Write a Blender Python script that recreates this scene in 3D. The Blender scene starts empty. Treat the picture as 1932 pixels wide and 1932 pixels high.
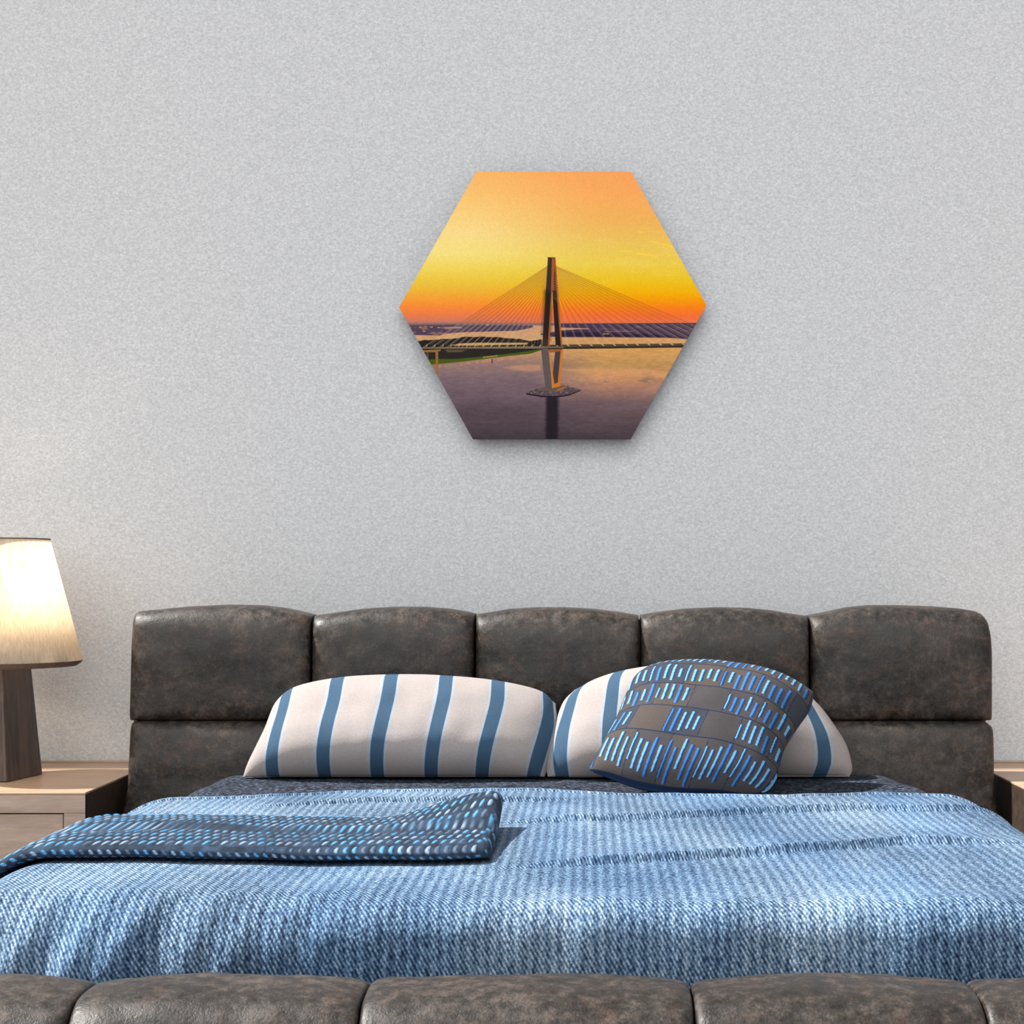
import bpy, math
import numpy as np
from mathutils import Vector, noise as mnoise

C = bpy.context.scene.collection
scene = bpy.context.scene

# ------------------------------------------------------------------ camera
F, VX, VY, EYE = 3447.0, 1110.0, 1090.0, 1.10       # focal length in px, vanishing point, eye height
cam_data = bpy.data.cameras.new('camera')
cam_data.sensor_width = 36.0
cam_data.lens = F / 1932 * 36.0
cam_data.shift_x = -(VX - 966) / 1932
cam_data.shift_y = (VY - 966) / 1932
cam = bpy.data.objects.new('camera', cam_data)
cam.location = (0, 0, EYE)
cam.rotation_euler = (math.pi / 2, 0, 0)
C.objects.link(cam)
scene.camera = cam

# ------------------------------------------------------------------ world, sun, exposure
world = bpy.data.worlds.new('world')
scene.world = world
world.use_nodes = True
bg = world.node_tree.nodes['Background']
bg.inputs[0].default_value = (0.93, 0.965, 1.0, 1)
bg.inputs[1].default_value = 0.62


def sun(name, travel, strength, angle, color):
    d = bpy.data.lights.new(name, 'SUN')
    d.energy = strength
    d.angle = math.radians(angle)
    d.color = color
    o = bpy.data.objects.new(name, d)
    o.rotation_euler = Vector(travel).to_track_quat('-Z', 'Y').to_euler()
    C.objects.link(o)
    return o


sun('sunlight', (0.62, -0.06, -0.78), 9.5, 1.5, (1.0, 0.97, 0.93))
sun('soft_front_fill', (0.09, 0.95, -0.46), 1.8, 60, (1.0, 0.99, 0.97))  # added wide fill from the front to brighten the wall, no real source

scene.view_settings.view_transform = 'Standard'
scene.view_settings.look = 'None'
scene.view_settings.exposure = 0.0
scene.view_settings.gamma = 1.0
scene.view_settings.use_curve_mapping = False


# ------------------------------------------------------------------ helpers
def lin(c):
    c = np.asarray(c, dtype=float) / 255.0
    return np.where(c <= 0.04045, c / 12.92, ((c + 0.055) / 1.055) ** 2.4)


def L(r, g, b):
    v = lin((r, g, b))
    return (float(v[0]), float(v[1]), float(v[2]), 1.0)


def at(px, py, y):
    """world point seen at pixel (px,py) at distance y"""
    return ((px - VX) / F * y, y, EYE + (VY - py) / F * y)


def on_plane(px, py, d0, z0, m):
    """point on the leaning plane y = d0 + m (z - z0)"""
    dz = (VY - py) / F
    t = (d0 + m * (EYE - z0)) / (1 - m * dz)
    return ((px - VX) / F * t, t, EYE + dz * t)


def new_obj(name, verts, faces, material=None, parent=None, smooth=True, loc=None, colors=None, uvs=None):
    me = bpy.data.meshes.new(name)
    me.from_pydata([tuple(v) for v in verts], [], [tuple(f) for f in faces])
    if smooth:
        me.polygons.foreach_set('use_smooth', [True] * len(me.polygons))
    if colors is not None:
        a = me.color_attributes.new('Col', 'FLOAT_COLOR', 'POINT')
        a.data.foreach_set('color', np.ascontiguousarray(colors, dtype=np.float32).ravel())
    if uvs is not None:
        uvl = me.uv_layers.new(name='UVMap')
        li = np.zeros(len(me.loops), dtype=np.int32)
        me.loops.foreach_get('vertex_index', li)
        uvl.data.foreach_set('uv', np.asarray(uvs, dtype=np.float32)[li].ravel())
    o = bpy.data.objects.new(name, me)
    if material:
        me.materials.append(material)
    C.objects.link(o)
    if parent:
        o.parent = parent
        o.location = tuple(-parent.location[i] for i in range(3))
    me.update()
    return o


def grid_faces(nu, nv, off=0, flip=False, wrap=False):
    f = []
    for j in range(nv - 1):
        for i in range(nu if wrap else nu - 1):
            a = off + j * nu + i
            b = off + j * nu + (i + 1) % nu
            q = (a, b, b + nu, a + nu)
            f.append(q[::-1] if flip else q)
    return f


def box(x0, x1, y0, y1, z0, z1, bev=0.0):
    """bevelled box as (verts, faces)"""
    import bmesh
    bm = bmesh.new()
    vs = [bm.verts.new((x, y, z)) for x in (x0, x1) for y in (y0, y1) for z in (z0, z1)]
    for q in ((0, 1, 3, 2), (4, 6, 7, 5), (0, 4, 5, 1), (2, 3, 7, 6), (0, 2, 6, 4), (1, 5, 7, 3)):
        bm.faces.new([vs[i] for i in q])
    bmesh.ops.recalc_face_normals(bm, faces=bm.faces)
    if bev:
        bmesh.ops.bevel(bm, geom=list(bm.edges), offset=bev, segments=3, profile=0.5, affect='EDGES')
    bm.verts.index_update()
    v = [tuple(p.co) for p in bm.verts]
    f = [tuple(p.index for p in q.verts) for q in bm.faces]
    bm.free()
    return v, f


def merge(*parts):
    V, Fc = [], []
    for v, f in parts:
        o = len(V)
        V += list(v)
        Fc += [tuple(i + o for i in q) for q in f]
    return V, Fc


def empty(name, loc, label, cat, group=None):
    o = bpy.data.objects.new(name, None)
    o.location = loc
    o.empty_display_size = 0.1
    C.objects.link(o)
    tag(o, label, cat, group)
    bpy.context.view_layer.update()
    return o


def tag(o, label, cat, group=None):
    o['label'] = label
    o['category'] = cat
    if group:
        o['group'] = group
    return o


def struct(name, vf, m, parent=None):
    o = new_obj(name, vf[0], vf[1], m, parent, smooth=False)
    o['kind'] = 'structure'
    return o


class NT:
    """small node-tree writer"""
    def __init__(self, name, rough=0.8, spec=0.3):
        self.m = bpy.data.materials.new(name)
        self.m.use_nodes = True
        self.t = self.m.node_tree
        self.b = self.t.nodes['Principled BSDF']
        self.b.inputs['Roughness'].default_value = rough
        self.b.inputs['Specular IOR Level'].default_value = spec

    def n(self, kind, **kw):
        nd = self.t.nodes.new(kind)
        for k, v in kw.items():
            if k.startswith('_'):
                setattr(nd, k[1:], v)
            else:
                nd.inputs[k.replace('_', ' ')].default_value = v
        return nd

    def l(self, a, b):
        self.t.links.new(a, b)

    def coord(self, kind='Object', scale=(1, 1, 1), rot=(0, 0, 0)):
        tc = self.n('ShaderNodeTexCoord')
        mp = self.n('ShaderNodeMapping')
        mp.inputs['Scale'].default_value = scale
        mp.inputs['Rotation'].default_value = rot
        self.l(tc.outputs[kind], mp.inputs['Vector'])
        return mp.outputs['Vector']

    def noise(self, vec, scale, detail=4, rough=0.55):
        nd = self.n('ShaderNodeTexNoise', Scale=scale, Detail=detail, Roughness=rough)
        self.l(vec, nd.inputs['Vector'])
        return nd.outputs['Fac']

    def wave(self, vec, scale, dist=0.0, direction='X', dscale=1.0):
        nd = self.n('ShaderNodeTexWave', Scale=scale, Distortion=dist, Detail=1.0)
        nd.inputs['Detail Scale'].default_value = dscale
        nd.bands_direction = direction
        self.l(vec, nd.inputs['Vector'])
        return nd.outputs['Fac']

    def ramp(self, fac, stops):
        nd = self.n('ShaderNodeValToRGB')
        el = nd.color_ramp.elements
        while len(el) < len(stops):
            el.new(0.5)
        for e, (p, c) in zip(el, stops):
            e.position = p
            e.color = c if len(c) == 4 else L(*c)
        self.l(fac, nd.inputs['Fac'])
        return nd.outputs['Color']

    def mix(self, fac, a, b, mode='MIX'):
        nd = self.n('ShaderNodeMix', _data_type='RGBA', _blend_type=mode)
        for s, v in ((nd.inputs[0], fac), (nd.inputs[6], a), (nd.inputs[7], b)):
            if hasattr(v, 'is_linked'):
                self.l(v, s)
            else:
                s.default_value = v
        return nd.outputs[2]

    def math(self, op, a, b=0.0, clamp=False):
        nd = self.n('ShaderNodeMath', _operation=op, _use_clamp=clamp)
        for s, v in ((nd.inputs[0], a), (nd.inputs[1], b)):
            if hasattr(v, 'is_linked'):
                self.l(v, s)
            else:
                s.default_value = v
        return nd.outputs[0]

    def bump(self, h, strength=0.3, dist=0.002):
        nd = self.n('ShaderNodeBump', Strength=strength, Distance=dist)
        self.l(h, nd.inputs['Height'])
        self.l(nd.outputs['Normal'], self.b.inputs['Normal'])

    def color(self, c):
        self.l(c, self.b.inputs['Base Color'])


# ------------------------------------------------------------------ materials
def mat_wall():
    k = NT('grained_grey_plaster', 0.95, 0.1)
    v = k.coord('Object')
    n1 = k.noise(v, 330, 2.5, 0.7)
    v2 = k.coord('Object', (0.75, 1, 1.15))
    n2 = k.noise(v2, 135, 3, 0.65)
    f = k.math('ADD', k.math('MULTIPLY', n1, 0.55), k.math('MULTIPLY', n2, 0.45))
    k.color(k.ramp(f, [(0.30, (168, 170, 173)), (0.5, (197, 198, 200)), (0.70, (224, 225, 227))]))
    k.bump(n1, 0.12, 0.001)
    return k.m


def mat_leather(name, dark, mid, light, rust):
    k = NT(name, 0.42, 0.38)
    v = k.coord('Object')
    big = k.noise(v, 4.5, 6, 0.65)
    fine = k.noise(v, 42, 6, 0.72)
    f = k.math('ADD', k.math('MULTIPLY', big, 0.35), k.math('MULTIPLY', fine, 0.65))
    base = k.ramp(f, [(0.36, dark), (0.50, mid), (0.64, light)])
    v2 = k.coord('Object', (1, 1, 2.6))
    r = k.noise(v2, 11, 5, 0.7)
    rm = k.ramp(r, [(0.56, (0, 0, 0, 1)), (0.72, (1, 1, 1, 1))])
    base = k.mix(k.math('MULTIPLY', rm, 0.42), base, L(*rust))
    weave = k.noise(k.coord('Object', (1, 1, 0.45)), 280, 2, 0.6)
    wv = k.ramp(weave, [(0.3, (0.5, 0.5, 0.5, 1)), (0.7, (1.45, 1.45, 1.45, 1))])
    base = k.mix(0.8, base, wv, 'MULTIPLY')
    k.color(base)
    rr = k.ramp(fine, [(0.35, (0.36, 0.36, 0.36, 1)), (0.65, (0.6, 0.6, 0.6, 1))])
    k.l(rr, k.b.inputs['Roughness'])
    k.bump(k.math('ADD', fine, k.math('MULTIPLY', weave, 0.4)), 0.35, 0.004)
    return k.m


def mat_spread():
    """blue heathered twill; UV is in metres over the cloth"""
    k = NT('blue_heather_twill', 0.9, 0.15)
    v = k.coord('UV')
    tw = k.wave(k.coord('UV', (1, 1, 1), (0, 0, math.radians(-28))), 50, 1.0, 'X', 3.0)
    vc = k.n('ShaderNodeTexVoronoi', Scale=205.0)
    k.l(k.coord('UV', (1.25, 0.8, 1), (0, 0, math.radians(-22))), vc.inputs['Vector'])
    fleck = vc.outputs['Distance']
    n = k.noise(v, 170, 3, 0.7)
    f = k.math('ADD', k.math('MULTIPLY', tw, 0.24), k.math('MULTIPLY', n, 0.40))
    f = k.math('SUBTRACT', k.math('ADD', f, 0.355), k.math('MULTIPLY', fleck, 0.34))
    rib = k.wave(k.coord('UV'), 17.0, 1.0, 'X', 1.2)
    f = k.math('ADD', f, k.math('MULTIPLY', k.math('SUBTRACT', rib, 0.5), 0.12))
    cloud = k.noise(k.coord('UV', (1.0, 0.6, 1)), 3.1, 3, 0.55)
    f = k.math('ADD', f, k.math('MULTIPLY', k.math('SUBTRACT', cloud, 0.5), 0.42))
    base = k.ramp(f, [(0.16, (16, 24, 38)), (0.36, (48, 66, 90)), (0.53, (88, 112, 136)),
                       (0.70, (142, 160, 178)), (0.88, (196, 205, 212))])
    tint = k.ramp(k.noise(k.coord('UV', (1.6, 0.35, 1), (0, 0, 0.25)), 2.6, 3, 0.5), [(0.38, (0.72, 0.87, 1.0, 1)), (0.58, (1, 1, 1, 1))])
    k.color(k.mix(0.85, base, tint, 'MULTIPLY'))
    k.bump(k.math('SUBTRACT', n, fleck), 0.45, 0.003)
    return k.m


def mat_dark_knit():
    k = NT('slate_knit', 0.95, 0.1)
    v = k.coord('Object', (1, 1, 1))
    vc = k.n('ShaderNodeTexVoronoi', Scale=95.0)
    k.l(v, vc.inputs['Vector'])
    n = k.noise(v, 60, 3, 0.7)
    f = k.math('ADD', k.math('MULTIPLY', vc.outputs['Distance'], 0.6), k.math('MULTIPLY', n, 0.5))
    k.color(k.ramp(f, [(0.25, (94, 102, 120)), (0.45, (54, 60, 72)), (0.68, (26, 30, 38))]))
    k.bump(vc.outputs['Distance'], -0.6, 0.006)
    return k.m


def mat_cloth_color(name, nscale=320, amt=0.35, rough=0.9, bump=0.25, spec=0.15):
    """cloth whose woven pattern is stored per vertex, plus fine thread grain"""
    k = NT(name, rough, spec)
    a = k.n('ShaderNodeVertexColor', _layer_name='Col')
    n = k.noise(k.coord('Object'), nscale, 3, 0.7)
    g = k.ramp(n, [(0.25, (0.7, 0.7, 0.7, 1)), (0.75, (1.25, 1.25, 1.25, 1))])
    k.color(k.mix(amt, a.outputs['Color'], g, 'MULTIPLY'))
    if bump:
        k.bump(n, bump, 0.002)
    return k.m


def mat_wood(name, a, b, rough=0.4, axis=(1, 9, 9)):
    k = NT(name, rough, 0.4)
    v = k.coord('Object', axis)
    n = k.noise(v, 5, 6, 0.6)
    n2 = k.noise(v, 30, 3, 0.6)
    f = k.math('ADD', k.math('MULTIPLY', n, 0.7), k.math('MULTIPLY', n2, 0.3))
    k.color(k.ramp(f, [(0.32, a), (0.68, b)]))
    k.bump(n2, 0.1, 0.001)
    return k.m


def mat_plain(name, c, rough=0.6, spec=0.3, metal=0.0):
    k = NT(name, rough, spec)
    n = k.noise(k.coord('Object'), 40, 3)
    c0 = tuple(max(0, q * 0.9) for q in c)
    c1 = tuple(min(255, q * 1.08) for q in c)
    k.color(k.ramp(n, [(0.3, c0), (0.7, c1)]))
    k.b.inputs['Metallic'].default_value = metal
    return k.m


def mat_shade():
    k = NT('linen_lampshade', 0.9, 0.1)
    n = k.noise(k.coord('Object', (1, 1, 0.05)), 190, 3, 0.7)
    col = k.ramp(n, [(0.25, (222, 210, 192)), (0.75, (253, 248, 238))])
    k.color(col)
    tr = k.n('ShaderNodeBsdfTranslucent')
    k.l(col, tr.inputs['Color'])
    ms = k.n('ShaderNodeMixShader', Fac=0.82)
    out = k.t.nodes['Material Output']
    k.l(k.b.outputs[0], ms.inputs[1])
    k.l(tr.outputs[0], ms.inputs[2])
    k.l(ms.outputs[0], out.inputs['Surface'])
    return k.m


M_wall = mat_wall()
M_leather = mat_leather('dark_distressed_leather', (14, 12, 11), (41, 36, 32), (76, 66, 59), (92, 64, 50))
M_leather_low = M_leather
M_spread = mat_spread()
M_knit = mat_dark_knit()
M_pillow = mat_cloth_color('striped_cotton', 190, 0.35)
M_cush = mat_cloth_color('dashed_weave', 300, 0.5)
M_throw = mat_cloth_color('speckled_chunky_knit', 150, 0.6, bump=0.5)
M_print = mat_cloth_color('photo_print', 900, 0.0, rough=0.9, bump=0, spec=0.05)
M_wood_top = mat_wood('pale_wood', (160, 128, 104), (190, 160, 134), 0.35)
M_wood_face = mat_wood('greyed_wood', (142, 124, 112), (176, 156, 142), 0.45)
M_wood_dark = mat_wood('dark_wood_and_side_shade', (46, 36, 30), (74, 60, 50), 0.5)
M_lampwood = mat_wood('grained_lamp_wood', (52, 42, 37), (98, 82, 72), 0.35, (9, 9, 1))
M_black = mat_plain('black_edge', (20, 20, 20))
M_shade = mat_shade()
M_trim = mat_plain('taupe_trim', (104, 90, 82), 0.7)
M_metal = mat_plain('brushed_metal', (150, 140, 128), 0.35, 0.5, 1.0)
M_floor = mat_wood('floor_boards', (98, 84, 74), (126, 110, 98), 0.4, (9, 1, 1))
M_mattress = mat_plain('mattress_ticking', (190, 192, 196), 0.9)

# ------------------------------------------------------------------ room shell
WALL_Y = 5.35
struct('wall_back', box(-6, 6, WALL_Y, WALL_Y + 0.15, 0, 3.2), M_wall)
struct('floor', box(-6, 6, -1.5, WALL_Y, -0.1, 0.0), M_floor)

# ------------------------------------------------------------------ bed
BX = -0.065                                   # bed centre line


def warp(n, p=0.55):
    """samples -1..1, dense at both ends"""
    s = np.linspace(-1, 1, n)
    return np.sign(s) * (np.sin(np.abs(s) * math.pi / 2) ** 0.9) * 0 + np.sin(s * math.pi / 2) * (1 - 0.0)


def fbm(p, s, seed=0.0):
    return mnoise.noise(Vector((p[0] * s + seed, p[1] * s - seed, p[2] * s + 2 * seed)))


def puffy(xl, xr, z0, ztop, yback, depth, nu=56, nv=44, nx=7.0, nz=4.0, nzb=6.0, seed=0.0, wob=0.004):
    """an upholstered panel: xl(z), xr(z), ztop(x) give the outline, the front bulges towards the camera"""
    us, vs = warp(nu), warp(nv)
    V = []
    for v in vs:
        for u in us:
            tz = (v + 1) / 2
            zz = z0 + tz * (1.02 - z0)
            a, b = xl(zz), xr(zz)
            x = (a + b) / 2 + (b - a) / 2 * u
            z = z0 + tz * (ztop(x) - z0)
            g = (max(0, 1 - abs(u) ** nx) ** (1 / nx)) * (max(0, 1 - abs(v) ** (nz if v > 0 else nzb)) ** (1 / (nz if v > 0 else nzb)))
            y = yback - depth * g - 0.012 * (1 - u * u) * (1 - v * v)
            if g > 0:
                y += wob * g * fbm((x, 0, z), 9, seed) + wob * 0.5 * g * fbm((x, 0, z), 24, seed)
            V.append((x, y, z))
    fc = grid_faces(nu, nv)
    # closed back
    o = len(V)
    V += [(x, yback + 0.03, z) for (x, y, z) in V[:]]
    fc += grid_faces(nu, nv, o, True)
    ring = [i for i in range(nu)] + [j * nu + nu - 1 for j in range(1, nv)] + \
           [(nv - 1) * nu + i for i in range(nu - 2, -1, -1)] + [j * nu for j in range(nv - 2, 0, -1)]
    for i, a in enumerate(ring):
        b = ring[(i + 1) % len(ring)]
        fc.append((a, a + o, b + o, b))
    return V, fc


bed = empty('bed', (BX, 3.7, 0), 'wide bed upholstered in dark brown distressed leather against the grey wall', 'bed')

HB = 4.97                                     # plane where the headboard outline is read


def hx(px, y=HB):
    return (px - VX) / F * y


def hz(py, y=HB):
    return EYE + (VY - py) / F * y


top_tab = [(258, 1158), (266, 1153), (305, 1149), (360, 1144), (430, 1141), (490, 1142), (540, 1148), (575, 1156), (596, 1161),
           (625, 1157), (680, 1149), (740, 1145), (800, 1145), (850, 1149), (884, 1155), (900, 1159), (920, 1156), (960, 1149),
           (1010, 1146), (1070, 1146), (1120, 1149), (1170, 1155), (1206, 1161), (1240, 1155), (1290, 1149), (1350, 1146),
           (1410, 1147), (1460, 1152), (1500, 1159), (1521, 1162), (1550, 1157), (1600, 1146), (1640, 1142), (1700, 1142),
           (1760, 1144), (1810, 1148), (1834, 1152), (1846, 1157), (1854, 1167), (1859, 1185), (1862, 1210)]
tx = np.array([hx(p[0]) for p in top_tab])
tz = np.array([hz(p[1]) for p in top_tab])


def ztop(x):
    return float(np.interp(x, tx, tz))


seams_px = [247, 595, 899, 1206, 1522, 1869]
headboard = new_obj('headboard', *box(hx(262, 5.06), hx(1852, 5.06), 4.985, 5.10, 0.05, 0.985, 0.02), M_leather, bed)
GAP = 0.0022


def outer(side, upper):
    def f(z):
        py = VY + (EYE - z) * F / HB
        if side < 0:
            return hx(np.interp(py, [1150, 1350, 1400, 1450, 1500, 1600], [262, 257, 249, 241, 238.5, 238.5]))
        return hx(np.interp(py, [1150, 1350, 1400, 1440, 1480, 1600], [1861, 1861, 1867, 1877, 1883, 1883]))
    return f


ZS = hz(1353)
for i in range(5):
    a = outer(-1, True) if i == 0 else (lambda z, q=hx(seams_px[i]) + GAP: q)
    b = outer(1, True) if i == 4 else (lambda z, q=hx(seams_px[i + 1]) - GAP: q)
    p = new_obj('headboard_panel', *puffy(a, b, ZS - 0.004, ztop, 4.985, 0.115, nz=4.2, nzb=12.0, nx=12, seed=i * 3.1), M_leather, headboard)
    p.location = tuple(0 for _ in range(3))
for i in range(5):
    a = outer(-1, False) if i == 0 else (lambda z, q=hx(seams_px[i]) + GAP: q)
    b = outer(1, False) if i == 4 else (lambda z, q=hx(seams_px[i + 1]) - GAP: q)
    zt = (lambda x: ZS - 0.003)
    def edge_round(x, i=i):
        z = ZS - 0.003
        if i == 0:
            z -= 0.03 * max(0, 1 - (x - hx(243)) / 0.05) ** 2
        if i == 4:
            z -= 0.03 * max(0, 1 - (hx(1869) - x) / 0.05) ** 2
        return z
    V, fc = puffy(a, b, 0.25, edge_round, 4.985, 0.140, nz=11, nzb=8, nx=12, seed=20 + i * 2.7, wob=0.006)
    p = new_obj('headboard_panel', V, fc, M_leather, headboard)
    p.location = (0, 0, 0)


def bolster(x0, x1, cy, cz, hy, hzz, n_end=9, nu=60, nl=56, ne=3.2, seed=0.0, dip=0.014, axis='x'):
    """a padded block: rounded section swept along x (or y), ends tucked in"""
    us = warp(nu)
    V = []
    for u in us:
        s = max(0, 1 - abs(u) ** n_end) ** (1 / n_end)
        s2 = 0.80 + 0.20 * s if abs(u) < 1 else 0.80
        for k in range(nl):
            t = 2 * math.pi * k / nl
            c, q = math.cos(t), math.sin(t)
            yy = hy * math.copysign(abs(c) ** (2 / ne), c)
            zz = hzz * math.copysign(abs(q) ** (2 / ne), q)
            yy *= s2 if True else 1
            crown = dip * (1 - u * u) * (1 if q > 0 else 0)
            edge = min(hy, hzz) * (1 - s2)
            zz = math.copysign(max(0, abs(zz) - edge), zz)
            x = (x0 + x1) / 2 + (x1 - x0) / 2 * u
            p = (x, cy + yy, cz + zz + crown)
            w = 0.004 * fbm(p, 8, seed) + 0.002 * fbm(p, 25, seed)
            V.append((p[0], p[1] + w * c, p[2] + w * q))
    fc = grid_faces(nl, nu, 0, False, True)
    fc.append(tuple(range(nl))[::-1])
    fc.append(tuple((nu - 1) * nl + i for i in range(nl)))
    if axis == 'y':
        V = [(v[1], v[0], v[2]) for v in V]
        fc = [f[::-1] for f in fc]
    return V, fc


FB = 2.60                                     # crest of the footboard
footboard = new_obj('footboard', *box(-1.20, 1.06, 2.50, 2.66, 0.04, 0.44, 0.02), M_leather, bed)
fs = [-1.24, (168 - VX) / F * FB, (694 - VX) / F * FB, (1303 - VX) / F * FB, (1832 - VX) / F * FB, 1.11]
for i in range(5):
    V, fc = bolster(fs[i] + 0.001, fs[i + 1] - 0.001, 2.585, 0.285, 0.145, 0.238, n_end=11, seed=40 + i * 3.3, dip=0.008)
    p = new_obj('footboard_panel', V, fc, M_leather, footboard)
    p.location = (0, 0, 0)
for s, xx in ((-1, -1.175), (1, 1.045)):
    V, fc = bolster(2.74, 4.83, xx, 0.26, 0.06, 0.16, n_end=40, seed=70 + s, dip=0.0, axis='y')
    new_obj('side_rail', V, fc, M_leather, bed)
new_obj('slat_base', *box(-1.10, 0.97, 2.76, 4.83, 0.12, 0.20, 0.01), M_wood_dark, bed)

# ------------------------------------------------------------------ bedding
ZB = 0.600                                    # top of the bedspread
WL, WR, RS = -1.08, 0.955, 0.14               # left and right outer faces, shoulder radius
YN, RN = 2.80, 0.16                           # near face, near radius


def smooth(t):
    t = min(1.0, max(0.0, t))
    return t * t * (3 - 2 * t)


def side_map(a):
    """a = signed arc length across the bed from its centre -> x, drop, lateral normal"""
    cx = (WL + WR) / 2
    half = (WR - WL) / 2 - RS
    s = abs(a) - half
    sg = 1 if a > 0 else -1
    if s <= 0:
        return cx + a, 0.0, 0.0
    if s < RS * math.pi / 2:
        t = s / RS
        return cx + sg * (half + RS * math.sin(t)), RS * (1 - math.cos(t)), sg * t
    return cx + sg * (half + RS), RS + (s - RS * math.pi / 2), sg * math.pi / 2


def near_radius(x):
    return 0.055 + 0.085 * smooth((-0.25 - x) / 0.6)


def near_map(b, x):
    """b = arc length towards the camera measured from the near shoulder"""
    rn = near_radius(x)
    s = b - (RN - rn)
    if s <= 0:
        return YN + RN - b, 0.0, 0.0
    if s < rn * math.pi / 2:
        t = s / rn
        return YN + rn - rn * math.sin(t), rn * (1 - math.cos(t)), t
    return YN, rn + (s - rn * math.pi / 2), math.pi / 2


def crease(x, y, pts, w, d):
    """a groove following pts (x,y)"""
    yc = float(np.interp(x, [p[0] for p in pts], [p[1] for p in pts]))
    fade = smooth((x - pts[0][0]) / 0.25) * smooth((pts[-1][0] - x) / 0.25 + 0.3)
    t = (y - yc)
    if t < -w:
        return 0.0
    rise = smooth((t + w) / w)
    return fade * d * rise * math.exp(-max(0.0, t) / 0.07)


def gp(px, py, z=ZB):
    t = (EYE - z) * F / (py - VY)
    return ((px - VX) / F * t, t)


CR = [([gp(*p) for p in ((880, 1553), (1000, 1551), (1200, 1546), (1400, 1537), (1600, 1530), (1900, 1528))], 0.018, 0.014),
      ([gp(*p) for p in ((880, 1640), (1000, 1637), (1200, 1626), (1400, 1612), (1550, 1601), (1700, 1592), (1932, 1592))], 0.020, 0.016),
      ([gp(*p) for p in ((420, 1526), (560, 1520), (720, 1514), (900, 1510), (1100, 1508))], 0.016, 0.011)]


def relief(x, y, b):
    h = 0.004 * fbm((x, y, 0), 3.2, 5) + 0.0022 * fbm((x, y, 0), 9, 1)
    if b < 0:
        for pts, w, d in CR:
            h += crease(x, y, pts, w, d)
    else:
        k = smooth(b / 0.12)
        xx = x + 0.35 * b                     # drape folds lean a little
        amp = 0.5 + 1.0 * smooth((-0.2 - x) / 0.5)
        h += k * amp * (0.022 * fbm((xx * 1.0, 0, 0), 7.5, 11) + 0.010 * fbm((xx, b * 0.3, 0), 19, 3))
    return h


def spread_point(a, b, h=0.0):
    x, dx, tx_ = side_map(a)
    y, dy, ty_ = near_map(b, x)
    drop = math.sqrt(dx * dx + dy * dy)
    n = Vector((math.sin(tx_), -math.sin(ty_), max(0.0, math.cos(tx_) * math.cos(ty_)))).normalized()
    hh = relief(x, y, b) + h
    sag = 0.012 * smooth((y - 4.1) / 0.4)
    return (x + n.x * hh, y + n.y * hh, ZB - drop + n.z * hh - sag)


AH = (WR - WL) / 2 - RS + RS * math.pi / 2 + 0.06
FARX = [gp(*p) for p in ((240, 1512), (330, 1506), (480, 1499), (700, 1483), (1000, 1480), (1180, 1491), (1480, 1500), (1640, 1490), (1800, 1496), (1900, 1499))]


def bfar(x):
    yf = float(np.interp(x, [p[0] for p in FARX], [p[1] for p in FARX]))
    return -(yf - (YN + RN))


def build_spread():
    na, nb = 440, 560
    A = np.linspace(-AH, AH, na)
    V, UV = [], []
    for j in range(nb):
        tb = j / (nb - 1)
        for a in A:
            x, _, _ = side_map(a)
            b0 = bfar(x)
            b1 = 0.40
            b = b0 + (b1 - b0) * tb
            r = 0.0
            if tb < 0.016:                    # rolled hem at the far edge
                r = -0.012 * (1 - tb / 0.016)
            elif tb < 0.03:
                r = 0.004
            V.append(spread_point(a, b, r))
            UV.append((a, -b))
    fc = grid_faces(na, nb, 0, True)
    return V, fc, UV


V, fc, UV = build_spread()
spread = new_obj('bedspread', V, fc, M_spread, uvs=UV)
tag(spread, 'light blue heathered bedspread covering the mattress down to the leather footboard', 'bedspread')
sm = spread.modifiers.new('thick', 'SOLIDIFY')
sm.thickness = 0.008
sm.offset = -1.0

# mattress under the covers
V, fc = box(WL + 0.10, WR - 0.14, YN + 0.06, 4.77, 0.21, 0.555, 0.11)
mat = new_obj('mattress', V, fc, M_mattress)
tag(mat, 'thick mattress hidden under the blue bedspread and slate knit blanket', 'mattress')


# slate knitted under-blanket that shows at the pillow end
def build_under():
    na, nb = 260, 90
    V = []
    for j in range(nb):
        tb = j / (nb - 1)
        y = 4.10 + tb * (4.815 - 4.10)
        ins = 0.20 * smooth((y - 4.35) / 0.6) ** 1.3
        for i in range(na):
            a = (-AH + 2 * AH * i / (na - 1)) * 0.985
            x, dx, t = side_map(a)
            cx = (WL + WR) / 2
            x = cx + (x - cx) * (1 - 0.035 - (0.015 if x < cx else 0.055) * smooth((y - 4.25) / 0.5))
            drop = dx + 0.06 * smooth((y - 4.70) / 0.12) ** 2
            z = ZB - 0.022 - drop + 0.004 * fbm((x, y, 0), 7, 9) * smooth((4.78 - y) / 0.2) + 0.012 * smooth((y - 4.3) / 0.2)
            V.append((x, y, z))
    return V, grid_faces(na, nb)


V, fc = build_under()
under = new_obj('knit_blanket', V, fc, M_knit)
tag(under, 'slate grey knitted blanket showing between the pillows and the light blue bedspread', 'blanket')
sm = under.modifiers.new('thick', 'SOLIDIFY')
sm.thickness = 0.008
sm.offset = -1.0


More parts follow.
